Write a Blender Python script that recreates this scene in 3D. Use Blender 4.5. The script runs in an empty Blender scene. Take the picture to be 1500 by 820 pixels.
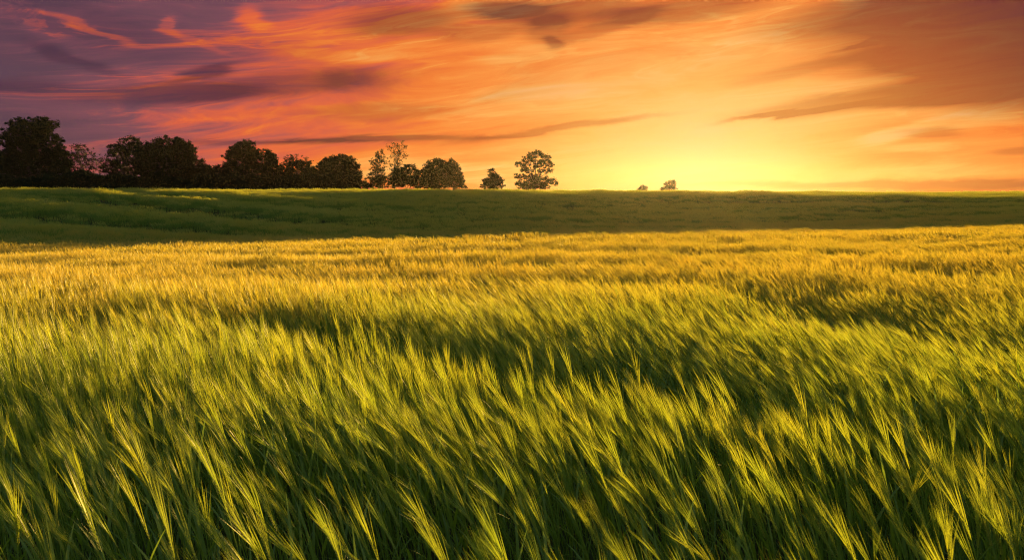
import bpy, math, random
import numpy as np
from mathutils import Vector

D = bpy.data
SC = bpy.context.scene
COL = SC.collection
R = math.radians

# ------------------------------------------------------------------ camera
EYE = 1.6
PITCH = 6.16
F = 1177.0            # focal length in photo pixels (photo 1500 x 820)
cam = D.cameras.new('camera')
cam.sensor_width = 36.0
cam.lens = 36.0 * F / 1500.0
cam.clip_start = 0.05
cam.clip_end = 20000
cam.dof.use_dof = True
cam.dof.focus_distance = 6.0
cam.dof.aperture_fstop = 7.0
camo = D.objects.new('camera', cam)
COL.objects.link(camo)
camo.location = (0, 0, EYE)
camo.rotation_euler = (R(90 - PITCH), 0, 0)
SC.camera = camo

CP, SP = math.cos(R(PITCH)), math.sin(R(PITCH))


def ray(px, py):
    u, v = (px - 750) / F, -(py - 410) / F
    return np.array([u, CP + v * SP, -SP + v * CP])


def at(px, py, y):
    """point on the sight line of a photo pixel, y metres ahead"""
    d = ray(px, py)
    return d * (y / d[1]) + np.array([0, 0, EYE])


def azel(px, py):
    d = ray(px, py)
    d = d / np.linalg.norm(d)
    return math.degrees(math.atan2(d[0], d[1])), math.degrees(math.asin(d[2]))


# ------------------------------------------------------------------ sun and sky
SUN_AZ, SUN_EL = azel(1030, 221)[0], 3.05
sun = D.lights.new('sun', 'SUN')
sun.energy = 5.0
sun.angle = R(0.6)
sun.color = (1.0, 0.60, 0.15)
suno = D.objects.new('sun', sun)
COL.objects.link(suno)
suno.location = (40, 200, 60)
sd = Vector((math.sin(R(SUN_AZ)) * math.cos(R(SUN_EL)), math.cos(R(SUN_AZ)) * math.cos(R(SUN_EL)), math.sin(R(SUN_EL))))
suno.rotation_euler = sd.to_track_quat('Z', 'Y').to_euler()

SC.view_settings.view_transform = 'Standard'
SC.view_settings.look = 'None'
EXPO = 1.85
SC.view_settings.exposure = EXPO
SC.view_settings.gamma = 1.0
SC.view_settings.use_curve_mapping = False
SC.cycles.use_denoising = True
SC.cycles.denoiser = 'OPENIMAGEDENOISE'
SC.cycles.denoising_prefilter = 'NONE'
SC.cycles.filter_width = 1.1
SC.cycles.max_bounces = 6
SC.cycles.diffuse_bounces = 3
SC.cycles.transmission_bounces = 4
SC.cycles.volume_bounces = 0
SC.cycles.transparent_max_bounces = 4


class NT:
    """small helper round a node tree"""

    def __init__(self, tree):
        self.t = tree

    def n(self, typ, **kw):
        nd = self.t.nodes.new(typ)
        for k, v in kw.items():
            setattr(nd, k, v)
        return nd

    def put(self, sock, v):
        if isinstance(v, bpy.types.NodeSocket):
            self.t.links.new(v, sock)
        elif v is not None:
            sock.default_value = v

    def m(self, op, a, b=None, c=None, clamp=False):
        nd = self.n('ShaderNodeMath', operation=op, use_clamp=clamp)
        for i, v in enumerate((a, b, c)):
            self.put(nd.inputs[i], v)
        return nd.outputs[0]

    def vm(self, op, a, b=None):
        nd = self.n('ShaderNodeVectorMath', operation=op)
        self.put(nd.inputs[0], a)
        if b is not None:
            self.put(nd.inputs[1], b)
        return nd.outputs['Value'] if op in ('LENGTH', 'DOT_PRODUCT') else nd.outputs[0]

    def mapr(self, v, a, b, c, d, smooth=True):
        nd = self.n('ShaderNodeMapRange')
        nd.interpolation_type = 'SMOOTHSTEP' if smooth else 'LINEAR'
        for i, x in enumerate((v, a, b, c, d)):
            self.put(nd.inputs[i], x)
        return nd.outputs[0]

    def noise(self, vec, scale, detail=4, rough=0.5, dist=0.0):
        nd = self.n('ShaderNodeTexNoise')
        self.put(nd.inputs['Vector'], vec)
        nd.inputs['Scale'].default_value = scale
        nd.inputs['Detail'].default_value = detail
        nd.inputs['Roughness'].default_value = rough
        nd.inputs['Distortion'].default_value = dist
        return nd

    def mix(self, f, a, b, typ='MIX'):
        nd = self.n('ShaderNodeMix', data_type='RGBA', blend_type=typ)
        self.put(nd.inputs[0], f)
        self.put(nd.inputs[6], a)
        self.put(nd.inputs[7], b)
        return nd.outputs[2]

    def ramp(self, f, stops):
        nd = self.n('ShaderNodeValToRGB')
        el = nd.color_ramp.elements
        while len(el) < len(stops):
            el.new(0.5)
        for e, (p, c) in zip(el, stops):
            e.position = p
            e.color = (*c, 1)
        self.put(nd.inputs[0], f)
        return nd.outputs[0]


def lin(r, g, b):
    return tuple((c / 255 / 12.92) if c < 10.3 else ((c / 255 + 0.055) / 1.055) ** 2.4 for c in (r, g, b))


W = D.worlds.new('World')
SC.world = W
W.use_nodes = True
W.node_tree.nodes.clear()
w = NT(W.node_tree)
dirv = w.n('ShaderNodeTexCoord').outputs['Generated']
sep = w.n('ShaderNodeSeparateXYZ')
w.put(sep.inputs[0], dirv)
DX, DY, DZ = sep.outputs
AZ = w.m('MULTIPLY', w.m('ARCTAN2', DX, DY), 57.29578)
EL = w.m('MULTIPLY', w.m('ARCSINE', DZ), 57.29578)

# wind-drawn cirrus: noise drawn out along the horizon and rising a little to one side
shear = w.m('SUBTRACT', DZ, w.m('MULTIPLY', DX, 0.10))
cz = w.n('ShaderNodeCombineXYZ')
w.put(cz.inputs[0], w.m('MULTIPLY', DX, 1.0))
w.put(cz.inputs[1], w.m('MULTIPLY', DY, 1.0))
w.put(cz.inputs[2], w.m('MULTIPLY', shear, 6.5))
cirr = cz.outputs[0]
warp = w.noise(cirr, 2.2, 3, 0.5)
wv = w.vm('MULTIPLY', w.vm('SUBTRACT', warp.outputs['Color'], (0.5, 0.5, 0.5)), (0.9, 0.9, 0.55))
cw = w.vm('ADD', cirr, wv)
n1 = w.noise(cw, 3.2, 7, 0.55, 0.3).outputs['Fac']
n2 = w.noise(w.vm('MULTIPLY', cw, (1, 1, 2.2)), 7.5, 10, 0.66, 0.2).outputs['Fac']
n3 = w.noise(w.vm('ADD', cw, (3.1, 1.7, 5.2)), 2.0, 6, 0.52, 0.4).outputs['Fac']

# drifting single clouds, placed by their bearing and height in the sky, edges torn by the noise
comb = w.n('ShaderNodeCombineXYZ')
w.put(comb.inputs[0], AZ)
w.put(comb.inputs[1], EL)
tear = w.noise(cw, 6.0, 6, 0.6)
tv = w.vm('MULTIPLY', w.vm('SUBTRACT', tear.outputs['Color'], (0.5, 0.5, 0.5)), (4.0, 1.1, 0.0))
Q = w.vm('ADD', comb.outputs[0], tv)


def cloud(px, py, lpx, wpx, ang, amt):
    """soft streak: centre, half length, half width (photo pixels), tilt (deg, + rises to the right)"""
    a, e = azel(px, py)
    k = 180 / math.pi / F
    mp = w.n('ShaderNodeMapping', vector_type='TEXTURE')
    w.put(mp.inputs['Vector'], Q)
    mp.inputs['Location'].default_value = (a, e, 0)
    mp.inputs['Rotation'].default_value = (0, 0, R(ang))
    mp.inputs['Scale'].default_value = (lpx * k, wpx * k, 1)
    d2 = w.vm('DOT_PRODUCT', mp.outputs[0], mp.outputs[0])
    g = w.m('EXPONENT', w.m('MULTIPLY', d2, -1.0))
    return w.m('MULTIPLY', w.mapr(g, 0.06, 0.80, 0.0, 1.0), amt)


def total(lst):
    s = None
    for a in lst:
        g = cloud(*a)
        s = g if s is None else w.m('ADD', s, g)
    return s


DARK = [
    (100, 86, 55, 9, -18, .75), (30, 128, 60, 10, 3, .8), (230, 138, 130, 14, 5, .75), (300, 108, 55, 6, 14, .7),
    (400, 125, 170, 16, 6, .55), (250, 70, 200, 30, 0, .25), (110, 30, 120, 25, -8, .35),
    (590, 30, 90, 22, 3, .6), (735, 12, 60, 14, 0, .75), (700, 50, 70, 12, 4, .35),
    (830, 18, 110, 20, 4, .6), (806, 44, 36, 22, 8, .5), (806, 66, 14, 10, 20, .5), (890, 40, 80, 10, 16, .4), (1000, 15, 130, 16, 5, .6),
    (520, 120, 60, 22, -4, .3), (560, 165, 120, 12, 2, .3),
    (560, 204, 170, 5, 2, .75), (820, 188, 150, 5.5, 7, .7), (380, 210, 160, 4, 1, .4),
    (1260, 144, 150, 14, 7, .75), (1420, 138, 120, 9, 5, .8), (1180, 163, 110, 4, 7, .8),
    (1330, 48, 75, 5, 14, .8), (1388, 30, 12, 8, -40, .7), (1400, 88, 100, 16, 4, .7),
    (1480, 35, 210, 66, 4, 1.0), (1270, 22, 140, 26, 5, .6), (1500, 125, 110, 34, 4, .8),
    (1180, 105, 110, 8, 9, .35), (1365, 194, 35, 7, 0, .45), (1500, 222, 35, 5, 2, .4),
    (1380, 270, 300, 6, 0, .75),
]
BRIGHT = [
    (362, 26, 22, 13, -20, .95), (250, 38, 20, 10, -35, .7), (130, 42, 70, 5, -14, .85), (290, 62, 50, 4, -16, .4),
    (680, 5, 30, 8, 0, .6), (640, 72, 150, 10, 6, .5), (760, 82, 60, 14, 8, .5), (800, 135, 110, 12, 4, .45),
    (520, 82, 130, 9, 0, .45), (1310, 196, 45, 8, 12, .8), (1345, 215, 45, 7, 0, .6), (1420, 176, 60, 12, 0, .5),
    (1260, 5, 25, 8, 0, .5), (430, 165, 160, 10, 3, .35), (1400, 250, 160, 9, 0, .3), (340, 240, 330, 24, 0, .40),
]
dk = w.m('MINIMUM', total(DARK), 0.95)
br = total(BRIGHT)

dAz = w.m('ABSOLUTE', w.m('SUBTRACT', AZ, SUN_AZ))
dEl = w.m('SUBTRACT', EL, 3.0)
dElw = w.m('MAXIMUM', w.m('MULTIPLY', dEl, 2.05), w.m('MULTIPLY', dEl, -0.6))
rr = w.m('SQRT', w.m('ADD', w.m('MULTIPLY', dAz, dAz), w.m('MULTIPLY', dElw, dElw)))
far = w.mapr(rr, 3, 20, 0.25, 1.0)
shift = w.m('ADD', w.m('MULTIPLY', w.m('SUBTRACT', n1, 0.5), 30.0), w.m('MULTIPLY', w.m('SUBTRACT', n2, 0.5), 24.0))
r2 = w.m('ADD', rr, w.m('MULTIPLY', shift, far))
n4 = w.noise(w.vm('ADD', cw, (7.7, 2.3, 1.1)), 4.5, 6, 0.58, 0.5).outputs['Fac']
wisp = w.mapr(w.m('ABSOLUTE', w.m('SUBTRACT', n4, 0.5)), 0.0, 0.055, 1.0, 0.0)
wisp = w.m('MULTIPLY', wisp, w.mapr(n1, 0.38, 0.60, 1.0, 0.1))
r2 = w.m('SUBTRACT', r2, w.m('MULTIPLY', wisp, w.mapr(rr, 6, 22, 1.0, 6.0)))
r2 = w.m('SUBTRACT', r2, w.m('MULTIPLY', br, 11.0))
r2 = w.m('DIVIDE', r2, 100.0, clamp=True)
lit = w.ramp(r2, [
    (0.0, lin(240, 176, 118)), (0.05, lin(241, 174, 102)), (0.10, lin(241, 164, 82)), (0.16, lin(239, 139, 60)),
    (0.22, lin(234, 118, 46)), (0.28, lin(220, 94, 60)), (0.335, lin(180, 82, 78)), (0.39, lin(120, 70, 84)),
    (0.46, lin(94, 62, 78)), (0.60, lin(84, 62, 82)), (0.80, lin(82, 80, 106)), (1.0, lin(90, 102, 134))])
rnd = w.mapr(n3, 0.50, 0.72, 0.0, 0.45)
rnd = w.m('MULTIPLY', rnd, w.mapr(EL, 2.0, 6.0, 0.0, 1.0))
rnd = w.m('MULTIPLY', rnd, w.mapr(rr, 6, 24, 0.1, 1.0))
dsum = w.m('MAXIMUM', dk, rnd)
shade = w.mix(w.mapr(rr, 10, 28, 0.0, 1.0), (0.50, 0.30, 0.12, 1), (0.10, 0.11, 0.40, 1))
shade = w.mix(w.mapr(rr, 30, 42, 0.0, 1.0), shade, (0.36, 0.50, 0.62, 1))
litd = w.mix(dsum, lit, w.mix(0.06, w.mix(1.0, lit, shade, 'MULTIPLY'), (*lin(190, 70, 110), 1)))
bg1 = w.n('ShaderNodeBackground')
w.put(bg1.inputs[0], litd)
bg1.inputs[1].default_value = 1.0 / 2 ** EXPO
sky = w.n('ShaderNodeTexSky')
sky.sky_type = 'NISHITA'
sky.sun_disc = False
sky.sun_elevation = R(SUN_EL)
sky.sun_rotation = R(SUN_AZ)
bg2 = w.n('ShaderNodeBackground')
w.put(bg2.inputs[0], sky.outputs[0])
w.put(bg2.inputs[1], w.mapr(EL, 14.0, 45.0, 0.0008, 0.11))
add = w.n('ShaderNodeAddShader')
w.put(add.inputs[0], bg1.outputs[0])
w.put(add.inputs[1], bg2.outputs[0])
wo = w.n('ShaderNodeOutputWorld')
w.put(wo.inputs[0], add.outputs[0])


VAL0, VALK, CREST = 53.9, 0.44, 38.0       # valley line and crest of the far slope
VN = math.sqrt(1 + VALK * VALK)


# ------------------------------------------------------------------ materials
def material(name):
    m = D.materials.new(name)
    m.use_nodes = True
    m.node_tree.nodes.clear()
    return m, NT(m.node_tree)


def leafy(name, c1, c2, trans, rough=0.5, gloss=0.04, tint=(1, 1, 1), patch=None):
    """thin plant tissue: light passes through; colour differs from plant to plant and patch to patch"""
    m, t = material(name)
    rnd_ = t.n('ShaderNodeObjectInfo').outputs['Random']
    pos = t.n('ShaderNodeNewGeometry').outputs['Position']
    nz = t.noise(pos, 1.7, 3, 0.6).outputs['Fac']
    f = t.m('ADD', t.m('MULTIPLY', rnd_, 0.5), t.m('MULTIPLY', t.mapr(nz, 0.3, 0.7, 0, 1), 0.5), clamp=True)
    c = t.mix(f, (*c1, 1), (*c2, 1))
    if patch:
        # sunlight and shade painted in: golden mid-field, greener near edge and far slope
        xyz = t.n('ShaderNodeSeparateXYZ')
        t.put(xyz.inputs[0], pos)
        pn = t.noise(pos, 0.35, 4, 0.55).outputs['Fac']
        yy_ = t.m('ADD', xyz.outputs[1], t.m('MULTIPLY', t.m('SUBTRACT', pn, 0.5), 7.0))
        ss_ = t.m('DIVIDE', t.m('SUBTRACT', t.m('SUBTRACT', yy_, VAL0), t.m('MULTIPLY', xyz.outputs[0], VALK)), VN)
        sunlit = t.m('MULTIPLY', t.mapr(yy_, 1.5, 13.0, 0, 1), t.mapr(ss_, -4.0, 14.0, 1, 0.4))
        c = t.mix(sunlit, c, t.mix(f, (*patch[0], 1), (*patch[1], 1)))
    d_ = t.n('ShaderNodeBsdfDiffuse')
    t.put(d_.inputs[0], c)
    tr = t.n('ShaderNodeBsdfTranslucent')
    t.put(tr.inputs[0], t.mix(1.0, c, (*tint, 1), 'MULTIPLY'))
    mx = t.n('ShaderNodeMixShader')
    mx.inputs[0].default_value = trans
    t.put(mx.inputs[1], d_.outputs[0])
    t.put(mx.inputs[2], tr.outputs[0])
    gl = t.n('ShaderNodeBsdfGlossy')
    gl.inputs['Roughness'].default_value = rough
    gl.inputs[0].default_value = (0.8, 0.8, 0.8, 1)
    mg = t.n('ShaderNodeMixShader')
    mg.inputs[0].default_value = gloss
    t.put(mg.inputs[1], mx.outputs[0])
    t.put(mg.inputs[2], gl.outputs[0])
    o = t.n('ShaderNodeOutputMaterial')
    t.put(o.inputs[0], mg.outputs[0])
    return m


SUNLIT_GOLD = ((0.57, 0.43, 0.05), (0.40, 0.37, 0.045))  # gold of the sunlit mid-field, put into the awn and ear colour
M_AWN = leafy('barley_awn', (0.46, 0.51, 0.04), (0.29, 0.43, 0.035), 0.55, 0.4, 0.04, (1, 0.95, 0.7), SUNLIT_GOLD)
M_EAR = leafy('barley_ear', (0.42, 0.42, 0.055), (0.30, 0.37, 0.05), 0.35, 0.45, 0.03, (1, 0.95, 0.6), SUNLIT_GOLD)
M_STEM = leafy('barley_stem', (0.27, 0.36, 0.035), (0.20, 0.30, 0.03), 0.30, 0.4, 0.02)
M_LEAF = leafy('barley_leaf', (0.19, 0.28, 0.028), (0.14, 0.23, 0.022), 0.50, 0.4, 0.02, (1, 1, 0.5))
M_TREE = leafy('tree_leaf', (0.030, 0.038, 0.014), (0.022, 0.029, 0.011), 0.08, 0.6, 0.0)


def bark():
    m, t = material('tree_bark')
    pos = t.n('ShaderNodeTexCoord').outputs['Object']
    nz = t.noise(pos, 3.0, 5, 0.6).outputs['Fac']
    b = t.n('ShaderNodeBsdfPrincipled')
    t.put(b.inputs['Base Color'], t.ramp(nz, [(0.3, (0.03, 0.022, 0.015)), (0.7, (0.075, 0.058, 0.042))]))
    b.inputs['Roughness'].default_value = 0.9
    o = t.n('ShaderNodeOutputMaterial')
    t.put(o.inputs[0], b.outputs[0])
    return m


M_BARK = bark()


def soil():
    m, t = material('field_soil')
    pos = t.n('ShaderNodeNewGeometry').outputs['Position']
    a = t.noise(pos, 0.8, 6, 0.65).outputs['Fac']
    b = t.noise(pos, 14.0, 5, 0.6).outputs['Fac']
    c = t.mix(t.mapr(a, 0.35, 0.65, 0, 1), (0.050, 0.052, 0.016, 1), (0.056, 0.075, 0.018, 1))
    c = t.mix(t.mapr(b, 0.3, 0.7, 0, 0.6), c, (0.034, 0.032, 0.013, 1))
    p = t.n('ShaderNodeBsdfPrincipled')
    t.put(p.inputs['Base Color'], c)
    p.inputs['Roughness'].default_value = 0.95
    p.inputs['Specular IOR Level'].default_value = 0.0
    bp = t.n('ShaderNodeBump')
    bp.inputs['Strength'].default_value = 0.5
    bp.inputs['Distance'].default_value = 0.03
    t.put(bp.inputs['Height'], b)
    t.put(p.inputs['Normal'], bp.outputs[0])
    o = t.n('ShaderNodeOutputMaterial')
    t.put(o.inputs[0], p.outputs[0])
    return m


M_SOIL = soil()


# ------------------------------------------------------------------ terrain
def vnoise(x, y, seed=0):
    """smooth value noise, 0..1"""
    x, y = np.asarray(x, float), np.asarray(y, float)
    xi, yi = np.floor(x).astype(np.int64), np.floor(y).astype(np.int64)
    fx, fy = x - xi, y - yi
    fx, fy = fx * fx * (3 - 2 * fx), fy * fy * (3 - 2 * fy)

    def hsh(a, b):
        h_ = (a * 374761393 + b * 668265263 + seed * 982451653) & 0x7fffffff
        h_ = ((h_ ^ (h_ >> 13)) * 1274126177) & 0x7fffffff
        return ((h_ ^ (h_ >> 16)) & 0xffff) / 65535.0
    return (hsh(xi, yi) * (1 - fx) + hsh(xi + 1, yi) * fx) * (1 - fy) + (hsh(xi, yi + 1) * (1 - fx) + hsh(xi + 1, yi + 1) * fx) * fy


S0 = VAL0 / VN


def sdist(x, y):
    return (y - VAL0 - VALK * x) / VN


def ground_z(x, y):
    x, y = np.asarray(x, float), np.asarray(y, float)
    s = sdist(x, y)
    t = np.clip((s + S0) / S0, 0, 1)
    near = -1.9 * (0.75 * t ** 1.15 + 0.25 * (t * t * (3 - 2 * t)))
    u = np.clip(s / CREST, 0, 1)
    prof = 0.35 * u + 0.65 * u * u * (3 - 2 * u)
    top = 1.02 + np.clip(-x, -60, 110) * 0.0010
    hill = -1.9 + (1.9 + top) * prof - np.clip(s - CREST, 0, 400) * 0.0035 - np.clip(s - CREST - 400, 0, 6000) * 0.006
    al = (x + VALK * y) / VN
    fur = vnoise(al / 34, (s + 5.0 * (vnoise(al / 26, s / 26, 33) - 0.5) + 20.0 * np.tanh(al / 25.0)) / 2.6, 31) - 0.5
    hill = hill + 1.05 * fur * np.clip((s - 1) / 8, 0, 1) * np.clip((CREST - s) / 14, 0, 1)
    z = np.where(s < 0, near, hill)
    z = z + (vnoise(x / 23, y / 23, 3) - 0.5) * 0.45 * np.clip((np.hypot(x, y) - 12) / 30, 0, 1) * np.clip(1 - (s - 60) / 60, 0, 1)
    z = z + (vnoise(x / 6, y / 6, 9) - 0.5) * 0.30 * np.clip((np.hypot(x, y) - 14) / 14, 0, 1) * np.clip(1 - (s - 30) / 30, 0, 1)
    return z


def mesh_obj(name, verts, faces, mats, parent=None, loc=None, fmat=None, smooth=False):
    me = D.meshes.new(name)
    me.from_pydata([tuple(v) for v in verts], [], faces)
    for mm in (mats if isinstance(mats, (list, tuple)) else [mats]):
        me.materials.append(mm)
    if fmat is not None:
        me.polygons.foreach_set('material_index', fmat)
    if smooth:
        me.polygons.foreach_set('use_smooth', [True] * len(me.polygons))
    me.update()
    o = D.objects.new(name, me)
    COL.objects.link(o)
    if parent is not None:
        o.parent = parent
    if loc is not None:
        o.location = loc
    return o


def axis(lo, hi, fine_lo, fine_hi, step, grow=1.25):
    a = list(np.arange(fine_lo, fine_hi + 1e-6, step))
    d, v = step, a[-1]
    while v < hi:
        d *= grow
        v = min(hi, v + d)
        a.append(v)
    d, v = step, a[0]
    while v > lo:
        d *= grow
        v = max(lo, v - d)
        a.insert(0, v)
    return np.array(a)


gx = axis(-800, 800, -110, 110, 1.1)
gy = axis(-120, 560, -8, 190, 1.1)
GX, GY = np.meshgrid(gx, gy)
GZ = ground_z(GX, GY)
nx, ny = len(gx), len(gy)
ii = (np.arange(ny - 1)[:, None] * nx + np.arange(nx - 1)[None, :]).ravel()
gf = np.stack([ii, ii + 1, ii + nx + 1, ii + nx], 1).tolist()
ground = mesh_obj('ground', np.stack([GX, GY, GZ], -1).reshape(-1, 3), gf, M_SOIL, smooth=True)
ground['kind'] = 'structure'

# ------------------------------------------------------------------ barley
RNG = np.random.default_rng(7)


class Geo:
    def __init__(self):
        self.v, self.f, self.m = [], [], []

    def ribbon(self, pts, widths, side, mat):
        """flat blade along pts"""
        b = len(self.v)
        n_ = len(pts)
        for i, (p, wd) in enumerate(zip(pts, widths)):
            if i == n_ - 1 and wd <= 0:
                self.v.append(p)
            else:
                self.v.append(p - side * wd * 0.5)
                self.v.append(p + side * wd * 0.5)
        for i in range(n_ - 1):
            a = b + 2 * i
            if i == n_ - 2 and widths[-1] <= 0:
                self.f.append((a, a + 1, a + 2))
            else:
                self.f.append((a, a + 1, a + 3, a + 2))
            self.m.append(mat)

    def tube(self, pts, rad, mat, k=3):
        b = len(self.v)
        n_ = len(pts)
        for i, p in enumerate(pts):
            d_ = pts[min(i + 1, n_ - 1)] - pts[max(i - 1, 0)]
            d_ = d_ / (np.linalg.norm(d_) + 1e-9)
            ref = np.array([0, 1, 0]) if abs(d_[1]) < 0.9 else np.array([1, 0, 0])
            a_ = np.cross(d_, ref)
            a_ /= np.linalg.norm(a_)
            c_ = np.cross(d_, a_)
            for j in range(k):
                an = 2 * math.pi * j / k
                self.v.append(p + rad[i] * (math.cos(an) * a_ + math.sin(an) * c_))
        for i in range(n_ - 1):
            for j in range(k):
                j2 = (j + 1) % k
                self.f.append((b + i * k + j, b + i * k + j2, b + (i + 1) * k + j2, b + (i + 1) * k + j))
                self.m.append(mat)

    def kernel(self, p, d_, n_, ln, wd, mat):
        """small pointed grain"""
        b = len(self.v)
        s_ = np.cross(d_, n_)
        mid = p + d_ * ln * 0.45
        self.v += [p, mid + n_ * wd, mid + s_ * wd * 0.8, mid - n_ * wd * 0.3, mid - s_ * wd * 0.8, p + d_ * ln]
        for j in range(4):
            q, r_ = b + 1 + j, b + 1 + (j + 1) % 4
            self.f += [(b, q, r_), (q, b + 5, r_)]
            self.m += [mat, mat]

    def merge(self, o, off=(0, 0, 0), yaw=0.0, sc=1.0):
        b = len(self.v)
        c, s = math.cos(yaw), math.sin(yaw)
        for p in o.v:
            self.v.append(np.array([c * p[0] - s * p[1], s * p[0] + c * p[1], p[2]]) * sc + np.array(off))
        self.f += [tuple(i + b for i in f_) for f_ in o.f]
        self.m += o.m


def unit(v):
    return v / (np.linalg.norm(v) + 1e-9)


STEM, LEAF, EAR, AWN = 0, 1, 2, 3
BARLEY_MATS = [M_STEM, M_LEAF, M_EAR, M_AWN]


def barley(rng, lean, lod, wide=1.0):
    """one stalk bending towards -X; returns separate geometries for stem, leaves, ear and awns"""
    H = rng.uniform(0.56, 0.68)
    nseg = (7, 4, 2)[lod]
    th = lambda t: lean * t ** 1.4
    pts, p = [np.zeros(3)], np.zeros(3)
    sway = rng.normal(0, 0.05)
    for i in range(nseg):
        a = th((i + 0.5) / nseg)
        p = p + np.array([-math.sin(a), sway * (i + .5) / nseg, math.cos(a)]) * H / nseg
        pts.append(p)
    stem = Geo()
    if lod == 0:
        stem.tube(pts, np.linspace(0.0026, 0.0016, len(pts)), STEM, 3)
    else:
        an = rng.uniform(0, math.pi)
        stem.ribbon(pts, [0.0034 * wide] * len(pts), np.array([math.cos(an) * .5 + .5, math.sin(an), 0]), STEM)
    leaves = []
    for k in range((3, 2, 1)[lod]):
        g = Geo()
        i0 = (1 + 2 * k, 1 + k, 1)[lod]
        az = rng.uniform(0, 2 * math.pi)
        if rng.random() < .6:
            az = math.pi + rng.normal(0, 0.7)
        hd = np.array([math.cos(az), math.sin(az), 0])
        L = rng.uniform(0.16, 0.30)
        n_ = (7, 4, 3)[lod]
        q = pts[min(i0, len(pts) - 2)].copy()
        up = rng.uniform(1.1, 1.35)
        lp, lw = [q], [0.004 * wide]
        droop = rng.uniform(0.2, 1.1)
        for i in range(n_):
            e = up - droop * ((i + 1) / n_) ** 1.6
            q = q + (hd * math.cos(e) + np.array([0, 0, math.sin(e)])) * L / n_
            lp.append(q)
            lw.append(0.012 * wide * (1 - ((i + 1) / n_) ** 2.2) if i < n_ - 1 else 0)
        g.ribbon(lp, lw, np.array([-hd[1], hd[0], 0]), LEAF)
        leaves.append(g)
    # ear, nodding on past the stem
    ear = Geo()
    a0 = th(1.0)
    el = rng.uniform(0.075, 0.10)
    nod = rng.uniform(0.05, 0.30) * (0.6 + lean)
    npt = (6, 3, 2)[lod]
    ep, q = [pts[-1]], pts[-1].copy()
    for i in range(npt):
        a = a0 + nod * (i + 1) / npt
        q = q + np.array([-math.sin(a), sway, math.cos(a)]) * el / npt
        ep.append(q)
    tw = rng.uniform(0, math.pi)
    awn = Geo()

    def along(t):
        f = t * npt
        i = min(int(f), npt - 1)
        return ep[i] + (ep[i + 1] - ep[i]) * (f - i), unit(ep[i + 1] - ep[i])
    if lod == 0:
        nk = 22
        for k in range(nk):
            c, dd = along((k + 0.3) / nk)
            s1 = unit(np.cross(dd, np.array([0, 1, 0.01])))
            s2 = np.cross(dd, s1)
            sd_ = (1 if k % 2 else -1) * (s1 * math.cos(tw) + s2 * math.sin(tw))
            ear.kernel(c + sd_ * 0.0014, unit(dd + sd_ * 0.28), sd_, 0.0115, 0.0022, EAR)
    else:
        mid, dd = along(0.5)
        ear.ribbon([ep[0], mid, ep[-1]], [0.003 * wide, 0.0085 * wide, 0.003 * wide], unit(np.array([math.cos(tw), math.sin(tw), 0.2])), EAR)
    na = (21, 10, 5)[lod]
    for k in range(na):
        t = (k + rng.uniform(0.2, 0.8)) / na
        c, dd = along(min(t, 0.99))
        s1 = unit(np.cross(dd, np.array([0, 1, 0.01])))
        s2 = np.cross(dd, s1)
        an = tw + (0 if k % 2 else math.pi) + rng.normal(0, 0.55)
        sd_ = s1 * math.cos(an) + s2 * math.sin(an)
        L = rng.uniform(0.15, 0.22) * (1.05 - 0.35 * t)
        d1 = unit(dd + sd_ * rng.uniform(0.02, 0.12))
        d2 = unit(d1 + np.array([-0.12, 0, -0.02]) * lean + sd_ * rng.normal(0.02, 0.03))
        side = unit(np.cross(d1, rng.normal(0, 1, 3)))
        wd = (0.0013, 0.0019, 0.0034)[lod] * wide
        if lod < 2:
            awn.ribbon([c, c + d1 * L * 0.5, c + d1 * L * 0.5 + d2 * L * 0.5], [wd, wd * 0.8, 0], side, AWN)
        else:
            awn.ribbon([c, c + d1 * L], [wd * 1.3, 0], side, AWN)
    return stem, leaves, ear, awn


def joined(parts):
    stem, leaves, ear, awn = parts
    g = Geo()
    for x in (stem, *leaves, ear, awn):
        g.merge(x)
    return g


def data_mesh(name, g):
    me = D.meshes.new(name)
    me.from_pydata([tuple(v) for v in g.v], [], g.f)
    for mm in BARLEY_MATS:
        me.materials.append(mm)
    me.polygons.foreach_set('material_index', g.m)
    me.update()
    return me


# crop height over the field: wheel tracks and wind-laid troughs
def track(pix):
    out = []
    for px, py in pix:
        d = ray(px, py)
        k = -(EYE - 0.80) / d[2]
        p = d * k
        for _ in range(20):
            p = d * (-(EYE - 0.78 - float(ground_z(p[0], p[1]))) / d[2])
        out.append((p[0], p[1]))
    return np.array(out)


TR = [
    (track([(-500, 470), (0, 452), (180, 447), (320, 446), (480, 462), (700, 500), (830, 518), (1000, 528), (1120, 548), (1250, 580), (1400, 598), (1520, 612), (1900, 690)]), 0.40, 0.34),
    (track([(-300, 425), (100, 428), (230, 412), (600, 398), (1000, 402), (1200, 428), (1330, 452), (1500, 480), (1900, 540)]), 0.22, 0.40),
    (track([(-300, 388), (200, 383), (560, 381), (900, 378), (1250, 384), (1600, 392)]), 0.24, 0.8),
    (track([(-300, 371), (300, 366), (800, 364), (1250, 360), (1700, 362)]), 0.26, 1.6),
]


def line_dist(x, y, pl):
    best = np.full(x.shape, 1e9)
    for (x0, y0), (x1, y1) in zip(pl[:-1], pl[1:]):
        dx, dy = x1 - x0, y1 - y0
        t = np.clip(((x - x0) * dx + (y - y0) * dy) / (dx * dx + dy * dy), 0, 1)
        best = np.minimum(best, np.hypot(x - x0 - t * dx, y - y0 - t * dy))
    return best


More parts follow.
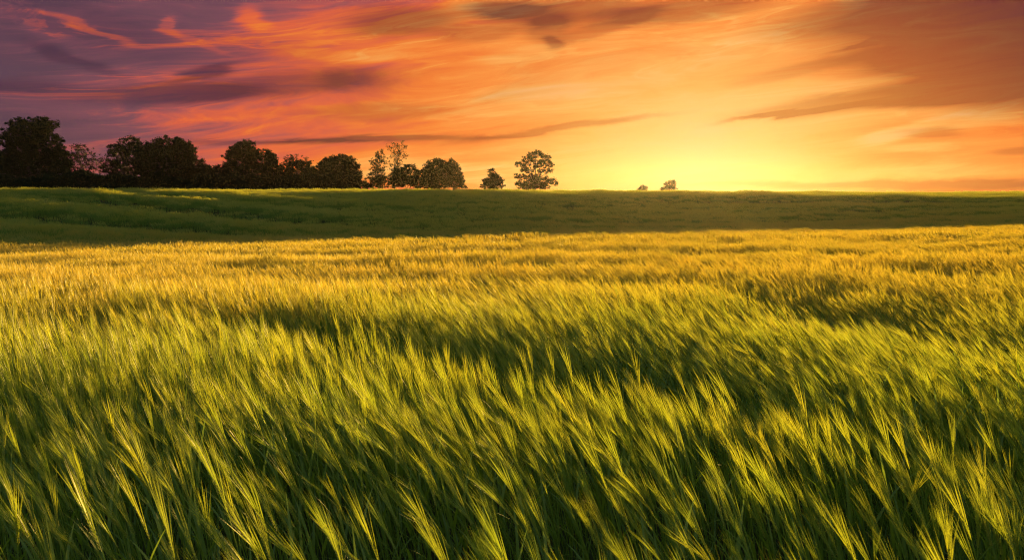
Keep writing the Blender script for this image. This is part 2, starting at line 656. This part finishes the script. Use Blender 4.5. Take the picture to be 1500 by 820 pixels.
def crop_height(x, y):
    x, y = np.asarray(x, float), np.asarray(y, float)
    r = np.hypot(x, y)
    h = 0.93 + 0.20 * (vnoise(x / 0.9 + 5, y / 0.7, 11) - 0.5) + 0.16 * (vnoise(x / 4.5, y / 2.2, 12) - 0.5)
    for pl, dep, wid in TR:
        j = 0.35 + 1.1 * vnoise(x / 1.3, y / 1.3, 21)
        h = h - dep * j * np.exp(-(line_dist(x, y, pl) / wid) ** 2)
    s = sdist(x, y)
    # sown lines on the far slope, seen as low ridges running across it
    along_ = (x + VALK * y) / VN
    bend = s + 5.0 * (vnoise(along_ / 26, s / 26, 33) - 0.5) + 20.0 * np.tanh(along_ / 25.0)
    st = vnoise(along_ / 34, bend / 2.6, 31) - 0.5
    h = h + np.clip((s + 6) / 14, 0, 1) * 0.45 * st
    return np.clip(h, 0.30 + 0.35 * np.clip((s + 6) / 14, 0, 1), 1.35)


def lean_at(x, y):
    b = 0.33 + 0.16 * np.clip(np.asarray(x) / np.maximum(1.5, np.asarray(y) * 0.5), -1.2, 1.2)
    return b + 0.42 * (vnoise(x / 1.6 + 40, y / 1.1, 51) - 0.5) + 0.25 * (vnoise(x / 6.0, y / 4.0, 52) - 0.5)


LEANS = (0.14, 0.34, 0.56, 0.80)
PER = 4
NEAR = [[barley(np.random.default_rng(100 + 10 * i + j), L, 0) for j in range(PER)] for i, L in enumerate(LEANS)]
src = D.collections.new('barley_sources')        # not linked to the scene: only feeds the crop
count = [0]


def source(g):
    o = D.objects.new('barley_source_%03d' % count[0], data_mesh('barley_crop', g))
    src.objects.link(o)
    count[0] += 1


for row in NEAR:
    for parts in row:
        source(joined(parts))
MID0 = count[0]
for i, L in enumerate(LEANS):
    for j in range(2):
        rg = np.random.default_rng(300 + 10 * i + j)
        g = Geo()
        for k in range(22):
            one = joined(barley(rg, np.clip(L + rg.normal(0, 0.09), 0.02, 1.1), 1, 1.25))
            g.merge(one, (rg.uniform(-.17, .17), rg.uniform(-.17, .17), 0), rg.normal(0, 0.3), rg.uniform(0.88, 1.1))
        source(g)
FAR0 = count[0]
for i, L in enumerate(LEANS):
    for j in range(2):
        rg = np.random.default_rng(500 + 10 * i + j)
        g = Geo()
        for k in range(95):
            one = joined(barley(rg, np.clip(L + rg.normal(0, 0.10), 0.02, 1.1), 2, 2.6))
            g.merge(one, (rg.uniform(-.56, .56), rg.uniform(-.56, .56), 0), rg.normal(0, 0.3), rg.uniform(0.88, 1.1))
        source(g)


def scatter(x0, x1, y0, y1, step, rng):
    xs, ys = np.meshgrid(np.arange(x0, x1, step), np.arange(y0, y1, step))
    xs = xs.ravel() + rng.uniform(-.5, .5, xs.size) * step
    ys = ys.ravel() + rng.uniform(-.5, .5, ys.size) * step
    return xs, ys


def variant(x, y, per, base, rng):
    lv = np.abs(lean_at(x, y)[:, None] + rng.normal(0, 0.07, x.size)[:, None] - np.array(LEANS)[None, :]).argmin(1)
    return base + lv * per + rng.integers(0, per, x.size)


def thin(x, y):
    """the crop stands thin along the near edge of the field"""
    edge = 3.7 - 0.45 * np.clip(x / np.maximum(y, 1) / 0.6, -0.6, 1.3) + 0.5 * (vnoise(x / .8, y / .8, 72) - .5)
    u = np.clip((y - edge + 1.3) / 1.5, 0, 1)
    return (0.24 + 0.76 * u * u * (3 - 2 * u)) * (0.45 + 1.1 * vnoise(x / .3, y / .3, 71))


P = []
# single stalks close by
xs, ys = scatter(-9.5, 9.5, 0.55, 8.0, 0.056, RNG)
keep = (np.abs(xs) < ys * 0.82 + 1.0) & (RNG.random(xs.size) < thin(xs, ys))
xs, ys = xs[keep], ys[keep]
near_xy = (xs, ys)
near_v = variant(xs, ys, PER, 0, RNG)
near_s = crop_height(xs, ys) * np.clip(RNG.normal(1.0, 0.085, xs.size), .75, 1.25)
near_yaw = RNG.normal(0, 0.45, xs.size) + 0.25 * (vnoise(xs / 2.0, ys / 2.0, 61) - 0.5)
near_z = ground_z(xs, ys)
# the 300 that show largest: nearest with the ear inside the picture
ex = xs - 0.25 * np.array(LEANS)[(near_v // PER)] * 1.6
tip = near_z + near_s * 0.74
dep_ = ys * CP - (tip - EYE) * SP
ppx = 750 + F * ex / dep_
ppy = 410 - F * (ys * SP + (tip - EYE) * CP) / dep_
inside = (ppx > 5) & (ppx < 1495) & (ppy < 800) & (ys > 1.0)
order = np.argsort(np.where(inside, dep_, 1e9))[:300]
single = np.zeros(xs.size, bool)
single[order] = True
r_ = ~single
P.append((xs[r_], ys[r_], near_z[r_], near_v[r_], near_s[r_], near_yaw[r_]))
for (lo, hi, step, base) in ((8.0, 26.0, 0.27, MID0), (26.0, 175.0, 0.92, FAR0)):
    xs2, ys2 = scatter(-hi * 0.85 - 2, hi * 0.85 + 2, lo if lo > 8 else lo, hi, step, RNG)
    k2 = (np.abs(xs2) < ys2 * 0.80 + 2.0) & (sdist(xs2, ys2) < CREST + 14)
    xs2, ys2 = xs2[k2], ys2[k2]
    P.append((xs2, ys2, ground_z(xs2, ys2), variant(xs2, ys2, 2, base, RNG), crop_height(xs2, ys2) * RNG.uniform(.94, 1.06, xs2.size), RNG.normal(0, 0.25, xs2.size)))

X, Y, Z, V, S, YW = [np.concatenate([p[i] for p in P]) for i in range(6)]
me = D.meshes.new('barley_crop')
me.vertices.add(len(X))
me.vertices.foreach_set('co', np.stack([X, Y, Z], 1).astype(np.float32).ravel())
a = me.attributes.new('rot', 'FLOAT_VECTOR', 'POINT')
a.data.foreach_set('vector', np.stack([RNG.normal(0, .08, X.size), RNG.normal(0, .08, X.size), YW], 1).astype(np.float32).ravel())
a = me.attributes.new('scl', 'FLOAT_VECTOR', 'POINT')
hw = 0.5 + 0.5 * S
wide = np.where(Y > 8, 1.0, hw)
a.data.foreach_set('vector', np.stack([wide, wide, S], 1).astype(np.float32).ravel())
a = me.attributes.new('idx', 'INT', 'POINT')
a.data.foreach_set('value', V.astype(np.int32))
crop = D.objects.new('barley_crop', me)
COL.objects.link(crop)
crop['kind'] = 'stuff'
crop['label'] = 'golden green field of barley with long awns leaning in the wind'
crop['category'] = 'barley'

ng = D.node_groups.new('barley_scatter', 'GeometryNodeTree')
ng.interface.new_socket('Geometry', in_out='INPUT', socket_type='NodeSocketGeometry')
ng.interface.new_socket('Geometry', in_out='OUTPUT', socket_type='NodeSocketGeometry')
N = ng.nodes
gi, go = N.new('NodeGroupInput'), N.new('NodeGroupOutput')
iop = N.new('GeometryNodeInstanceOnPoints')
ci = N.new('GeometryNodeCollectionInfo')
ci.inputs['Collection'].default_value = src
ci.inputs['Separate Children'].default_value = True
ci.inputs['Reset Children'].default_value = True
iop.inputs['Pick Instance'].default_value = True


def named(nm, typ):
    q = N.new('GeometryNodeInputNamedAttribute')
    q.data_type = typ
    q.inputs['Name'].default_value = nm
    return q.outputs['Attribute']


Lk = ng.links.new
Lk(gi.outputs[0], iop.inputs['Points'])
Lk(ci.outputs[0], iop.inputs['Instance'])
Lk(named('idx', 'INT'), iop.inputs['Instance Index'])
Lk(named('rot', 'FLOAT_VECTOR'), iop.inputs['Rotation'])
Lk(named('scl', 'FLOAT_VECTOR'), iop.inputs['Scale'])
Lk(iop.outputs[0], go.inputs[0])
md = crop.modifiers.new('barley', 'NODES')
md.node_group = ng

# the nearest 300 stalks, each a plant of its own
PART_MESH = {}
for i, row in enumerate(NEAR):
    for j, (stem, leaves, ear, awn) in enumerate(row):
        PART_MESH[i * PER + j] = dict(stem=data_mesh('stem', stem), leaf=[data_mesh('leaf', q) for q in leaves], ear=data_mesh('ear', ear), awns=data_mesh('awns', awn))
LEAN_WORD = ('nearly upright', 'slightly leaning', 'leaning', 'strongly bent')
ZONES = ('at the bottom left corner', 'left of the bottom centre', 'at the bottom centre', 'right of the bottom centre', 'at the bottom right corner')
for k in order:
    v = int(near_v[k])
    pm = PART_MESH[v]
    t = D.objects.new('barley_plant', None)
    COL.objects.link(t)
    t.empty_display_size = 0.05
    t.location = (near_xy[0][k], near_xy[1][k], near_z[k] - 0.004)
    t.rotation_euler = (RNG.normal(0, .05), RNG.normal(0, .05), near_yaw[k])
    hw_ = 0.5 + 0.5 * near_s[k]
    t.scale = (hw_, hw_, near_s[k])
    zone = ZONES[min(4, max(0, int(ppx[k] // 300)))]
    tall = 'tall ' if near_s[k] > 1.0 else ('short ' if near_s[k] < 0.88 else 'mid-height ')
    t['label'] = tall + '%s green barley stalk in the nearest row, %s' % (LEAN_WORD[v // PER], zone)
    t['category'] = 'barley plant'
    t['group'] = 'nearest barley stalks ' + zone

    def child(nm, mesh_, par):
        o = D.objects.new(nm, mesh_)
        COL.objects.link(o)
        o.parent = par
        return o
    child('stem', pm['stem'], t)
    for lf in pm['leaf']:
        child('leaf', lf, t)
    child('awns', pm['awns'], child('ear', pm['ear'], t))


# ------------------------------------------------------------------ trees
def leaf_faces(p, size, rng):
    n_ = len(p)
    d_ = rng.normal(0, 1, (n_, 3))
    d_ /= np.linalg.norm(d_, axis=1)[:, None]
    e_ = np.cross(d_, rng.normal(0, 1, (n_, 3)))
    e_ /= np.linalg.norm(e_, axis=1)[:, None]
    d_, e_ = d_ * size[:, None] * .6, e_ * size[:, None] * .42
    v = np.stack([p - d_, p + e_, p + d_, p - e_], 1).reshape(-1, 3)
    return v, np.arange(n_ * 4).reshape(-1, 4).tolist()


def leaf_cloud(cen, leaf, rng):
    c = np.repeat(np.array([q[0] for q in cen]), [q[2] for q in cen], axis=0)
    r = np.repeat(np.array([q[1] for q in cen]), [q[2] for q in cen])
    p = c + rng.normal(0, .5, c.shape) * r[:, None] * np.array([1, 1, .75])
    return leaf_faces(p, leaf * rng.uniform(.5, 1.15, len(p)), rng)


def tree(name, label, cat, dist, base_px, lobes, leaf=0.27, trunk=0.35, seed=0, group=None, fork=0.35, twig=1.0, low=None):
    """lobes: (cx, cy, rx, ry, density) in photo pixels, carried to their real size at the tree's distance"""
    rng = np.random.default_rng(seed)
    bx = at(base_px, 283, dist)[0]
    bz = float(ground_z(bx, dist))
    k = dist / F / CP
    root = D.objects.new(name, None)
    COL.objects.link(root)
    root.location = (bx, dist, bz)
    root['label'] = label
    root['category'] = cat
    if group:
        root['group'] = group
    off = np.array([bx, dist, bz])
    L = []
    for cx, cy, rx, ry, dn in lobes:
        c = at(cx, cy, dist) - off
        L.append((c, rx * k, ry * k, dn))
    width = max(c[0] + a_ for c, a_, b_, _ in L) - min(c[0] - a_ for c, a_, b_, _ in L)
    topz = max(c[2] + b_ for c, a_, b_, _ in L)
    wood, tips = Geo(), []
    cen = []
    # trunk
    fz = topz * fork
    lean = np.array([rng.normal(0, .03), rng.normal(0, .03), 0])
    tp = [np.array([0, 0, -0.3]), np.array([0, 0, fz * .3]) + lean * fz, np.array([0, 0, fz]) + lean * 2 * fz]
    wood.tube(tp, [trunk * 1.35, trunk, trunk * .8], 0, 8)
    trunk_geo = wood
    limbs = Geo()
    forkp = tp[-1]
    for c, a_, b_, dn in L:
        dy = min(a_, width * .5) * 0.85
        cc = c + np.array([0, rng.uniform(-.25, .25) * (width * .5), 0])
        start = forkp if cc[2] > fz * .8 else np.array([0, 0, max(0.15, cc[2] * .5)])
        mid = start + (cc - start) * .5 + np.array([0, 0, .12 * np.linalg.norm(cc - start)])
        r0 = trunk * (.42 if dn > .6 else .34)
        limbs.tube([start, mid, cc], [r0, r0 * .6, r0 * .35], 0, 5)
        area = math.pi * a_ * b_
        nsub = max(8, int(area / (leaf * leaf) * 0.30 * (0.5 + dn)))
        for q in range(nsub):
            u = unit(rng.normal(0, 1, 3)) * rng.uniform(0.25, 1.0) ** 0.5
            sc_ = cc + u * np.array([a_, dy, b_]) * 0.98
            if rng.random() < 0.35 * twig:
                limbs.tube([cc + (sc_ - cc) * .1, cc + (sc_ - cc) * .55 + rng.normal(0, .08, 3) * a_ * .5, sc_], [r0 * .30, r0 * .2, .02], 0, 3)
            cen.append((sc_, leaf * rng.uniform(0.9, 1.9), rng.poisson(42 * dn * dn) + 4))
    lv, lf = leaf_cloud(cen, leaf, rng)
    lv[:, 2] = np.maximum(lv[:, 2], 0.02)
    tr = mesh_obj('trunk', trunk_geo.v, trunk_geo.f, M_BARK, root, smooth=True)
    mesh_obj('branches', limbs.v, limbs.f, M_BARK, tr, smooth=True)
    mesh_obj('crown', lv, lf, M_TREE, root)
    return root


G1 = 'trees along the far hedge line'
tree('oak_tree', 'tall broad dark tree with domed crown, at the far left edge', 'tree', 165, 45, [
    (46, 196, 34, 25, 1), (32, 212, 32, 28, 1), (60, 182, 20, 11, 1), (70, 216, 28, 28, 1), (20, 236, 30, 22, 1), (88, 236, 18, 22, 1), (50, 248, 50, 24, 1), (70, 187, 14, 6, .8), (10, 258, 24, 20, 1), (95, 258, 18, 20, 1)], seed=1, trunk=.6, group=G1)
tree('edge_tree', 'dark tree crown cut off by the left picture edge, low beside the tallest tree', 'tree', 172, -18, [
    (-14, 232, 24, 26, 1), (-22, 254, 26, 24, 1)], seed=22, trunk=.4, group=G1)
tree('airy_tree', 'loose airy tree with sky showing through, between two domed dark trees', 'tree', 172, 124, [
    (112, 222, 13, 15, .42), (128, 228, 16, 16, .36), (140, 240, 14, 16, .34), (118, 246, 20, 15, .40), (102, 236, 12, 16, .5)], seed=2, trunk=.28, leaf=.25, twig=2.0, group=G1)
tree('round_tree', 'semi open tree with small sky gaps, directly left of the widest dome', 'tree', 172, 182, [
    (186, 214, 18, 15, .75), (168, 228, 17, 18, .75), (196, 228, 18, 22, .7), (176, 248, 24, 18, .8), (160, 246, 12, 16, .6), (200, 208, 8, 8, .6)], seed=3, trunk=.32, leaf=.25, group=G1)
tree('domed_tree', 'widest dark domed tree with layered skirts stepping down to the right', 'tree', 160, 244, [
    (242, 214, 30, 16, 1), (220, 230, 28, 24, 1), (264, 226, 24, 22, 1), (244, 240, 46, 26, 1), (282, 242, 18, 12, 1), (296, 246, 10, 6, .8), (210, 252, 22, 20, 1), (276, 258, 24, 14, 1)], seed=4, trunk=.55, group=G1)
tree('field_bush', 'low dark bush bridging the gap right of the widest dome', 'bush', 166, 310, [
    (306, 258, 20, 16, 1), (322, 256, 14, 14, .9)], seed=5, trunk=.16, fork=.2, group=G1)
tree('shouldered_tree', 'dark tree with tall narrow top and a lower right shoulder', 'tree', 168, 364, [
    (358, 222, 20, 14, 1), (350, 236, 22, 20, 1), (384, 236, 22, 20, 1), (366, 254, 40, 22, 1), (396, 230, 10, 9, .9), (400, 252, 16, 18, 1), (340, 252, 16, 18, 1), (358, 212, 14, 7, .8)], seed=6, trunk=.45, group=G1)
tree('flat_topped_tree', 'mid height tree with thin ragged top, between the shouldered and the spiky tree', 'tree', 170, 436, [
    (436, 238, 22, 11, .55), (438, 254, 26, 18, 1), (420, 256, 16, 16, 1), (456, 258, 14, 14, 1), (424, 234, 9, 7, .45)], seed=7, trunk=.3, leaf=.25, group=G1)
tree('spiky_tree', 'rounded dark tree with spiky outline, last of the dense hedge trees', 'tree', 168, 497, [
    (496, 244, 26, 18, 1), (482, 250, 20, 20, 1), (512, 252, 17, 20, 1), (496, 262, 32, 16, 1), (500, 234, 18, 8, .7), (524, 262, 8, 9, .7)], seed=8, trunk=.34, leaf=.25, group=G1)
tree('small_bush', 'small low bush at the foot of the two thin tall trees', 'bush', 176, 546, [
    (546, 268, 16, 9, 1), (536, 272, 9, 6, .9)], seed=9, trunk=.12, fork=.2, group=G1)
tree('slim_tree', 'slim loosely leaved pointed tree rising left of the bare topped one', 'tree', 178, 556, [
    (556, 228, 7, 11, .55), (556, 242, 12, 12, .6), (552, 256, 14, 13, .65), (562, 266, 13, 10, .8), (545, 238, 5, 6, .4)], seed=10, trunk=.14, leaf=.19, twig=1.5, group=G1, fork=.5)
tree('thin_topped_tree', 'tallest thin tree with sparse twiggy top above a round bush', 'tree', 180, 578, [
    (576, 216, 11, 9, .30), (586, 220, 10, 9, .26), (580, 230, 13, 11, .30), (592, 212, 6, 6, .22), (578, 244, 10, 12, .45), (594, 230, 5, 5, .2)], seed=11, trunk=.2, leaf=.26, twig=2.4, group=G1, fork=.5)
tree('round_bush', 'rounded dark bush below the tallest thin tree', 'bush', 174, 598, [
    (596, 256, 22, 16, 1), (584, 264, 16, 13, 1), (612, 264, 14, 13, 1)], seed=12, trunk=.2, fork=.2, leaf=.25, group=G1)
tree('broad_tree', 'rounded dense tree left of the narrow end tree of the hedge line', 'tree', 176, 640, [
    (638, 250, 20, 17, 1), (626, 258, 14, 16, 1), (650, 258, 16, 18, 1), (638, 268, 24, 10, 1), (644, 238, 12, 6, .8)], seed=13, trunk=.28, leaf=.25, group=G1)
tree('end_tree', 'narrow upright rounded tree ending the hedge line', 'tree', 178, 664, [
    (661, 244, 10, 12, 1), (666, 256, 13, 14, 1), (668, 268, 13, 10, .95), (680, 275, 4, 3, .7)], seed=14, trunk=.26, leaf=.25, group=G1)
tree('conical_tree', 'small conical tree standing alone left of the spreading oak', 'tree', 130, 722, [
    (722, 254, 8, 8, .75), (722, 264, 15, 9, .8), (721, 272, 20, 7, .9), (713, 266, 8, 7, .7), (732, 264, 7, 7, .7)], seed=15, trunk=.14, leaf=.165, fork=.3)
tree('spreading_oak', 'spreading lone oak with open layered crown on the skyline', 'tree', 132, 784, [
    (785, 227, 15, 6, .8), (772, 233, 10, 5, .75), (798, 232, 11, 6, .75), (764, 241, 10, 5, .75), (785, 240, 14, 6, .7), (803, 241, 9, 5, .75), (774, 249, 12, 5, .7),
    (796, 250, 11, 5, .65), (808, 250, 4, 3, .6), (760, 258, 10, 4, .75), (782, 260, 16, 6, .8), (802, 262, 11, 4, .7), (764, 268, 11, 5, .75), (784, 270, 20, 7, .85), (808, 266, 9, 4, .75), (815, 269, 4, 3, .6), (770, 275, 14, 4, .8), (798, 274, 12, 4, .7)],
    seed=16, trunk=.28, leaf=.155, twig=1.3, fork=.25)
tree('far_bush', 'tiny bush on the skyline left of the sun glow', 'bush', 200, 942, [
    (942, 276, 7, 5, 1), (941, 279, 9, 4, 1)], seed=17, trunk=.1, leaf=.19, fork=.2)
tree('far_tree', 'small hazy tree on the skyline nearest the sun glow', 'tree', 200, 981, [
    (981, 271, 9, 6.5, .9), (980, 277, 12, 5, .9), (985, 268, 6, 4, .8)], seed=18, trunk=.14, leaf=.19, fork=.2)


def hedge():
    rng = np.random.default_rng(77)
    root = D.objects.new('hedgerow', None)
    COL.objects.link(root)
    x0, x1, yy = at(-40, 283, 158)[0], at(528, 283, 158)[0], 158.0
    root.location = ((x0 + x1) / 2, yy, float(ground_z((x0 + x1) / 2, yy)))
    nl = 90000
    x = rng.uniform(x0, x1, nl)
    hh = 4.3 + 1.8 * (vnoise(x / 4.0, x * 0 + .5, 5) - .5) + 1.2 * (vnoise(x / 1.3, x * 0 + .5, 6) - .5)
    lv, lf = leaf_faces(np.stack([x, yy + rng.uniform(-1.4, 1.4, nl), rng.uniform(0, 1, nl) ** .9 * hh], 1), rng.uniform(.2, .42, nl), rng)
    gz = ground_z(lv[:, 0], np.full(len(lv), yy)) - root.location[2]
    lv[:, 2] = np.maximum(lv[:, 2], 0.02) + gz
    lv[:, 0] -= root.location[0]
    lv[:, 1] -= yy
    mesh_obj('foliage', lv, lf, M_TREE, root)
    st = Geo()
    for x in np.arange(x0 + .5, x1, 1.3):
        z0 = float(ground_z(x, yy)) - root.location[2]
        px_ = x - root.location[0]
        for q in range(3):
            dx, dy = rng.normal(0, .4, 2)
            st.tube([np.array([px_, 0, z0 - .1]), np.array([px_ + dx * .5, dy * .5, z0 + 1.3]), np.array([px_ + dx, dy, z0 + 2.8])], [.07, .05, .02], 0, 4)
    mesh_obj('stems', st.v, st.f, M_BARK, root)
    root['label'] = 'long dark hedge joining the feet of the trees at the left'
    root['category'] = 'hedge'


hedge()

# ------------------------------------------------------------------ air
hz, ht = material('haze_air')
pv = ht.n('ShaderNodeVolumePrincipled')
pv.inputs['Color'].default_value = (0.95, 0.86, 0.72, 1)
pv.inputs['Density'].default_value = 0.000036
pv.inputs['Anisotropy'].default_value = 0.80
ho = ht.n('ShaderNodeOutputMaterial')
ht.put(ho.inputs['Volume'], pv.outputs[0])
zlo, zhi = float(GZ.min()) - 1.0, 17.5
bx0, bx1, by0, by1 = -810, 810, -130, 570
hv = [(x, y, z) for z in (zlo, zhi) for (x, y) in ((bx0, by0), (bx1, by0), (bx1, by1), (bx0, by1))]
hf = [(0, 3, 2, 1), (4, 5, 6, 7), (0, 1, 5, 4), (1, 2, 6, 5), (2, 3, 7, 6), (3, 0, 4, 7)]
haze = mesh_obj('haze', hv, hf, hz)
haze['kind'] = 'stuff'
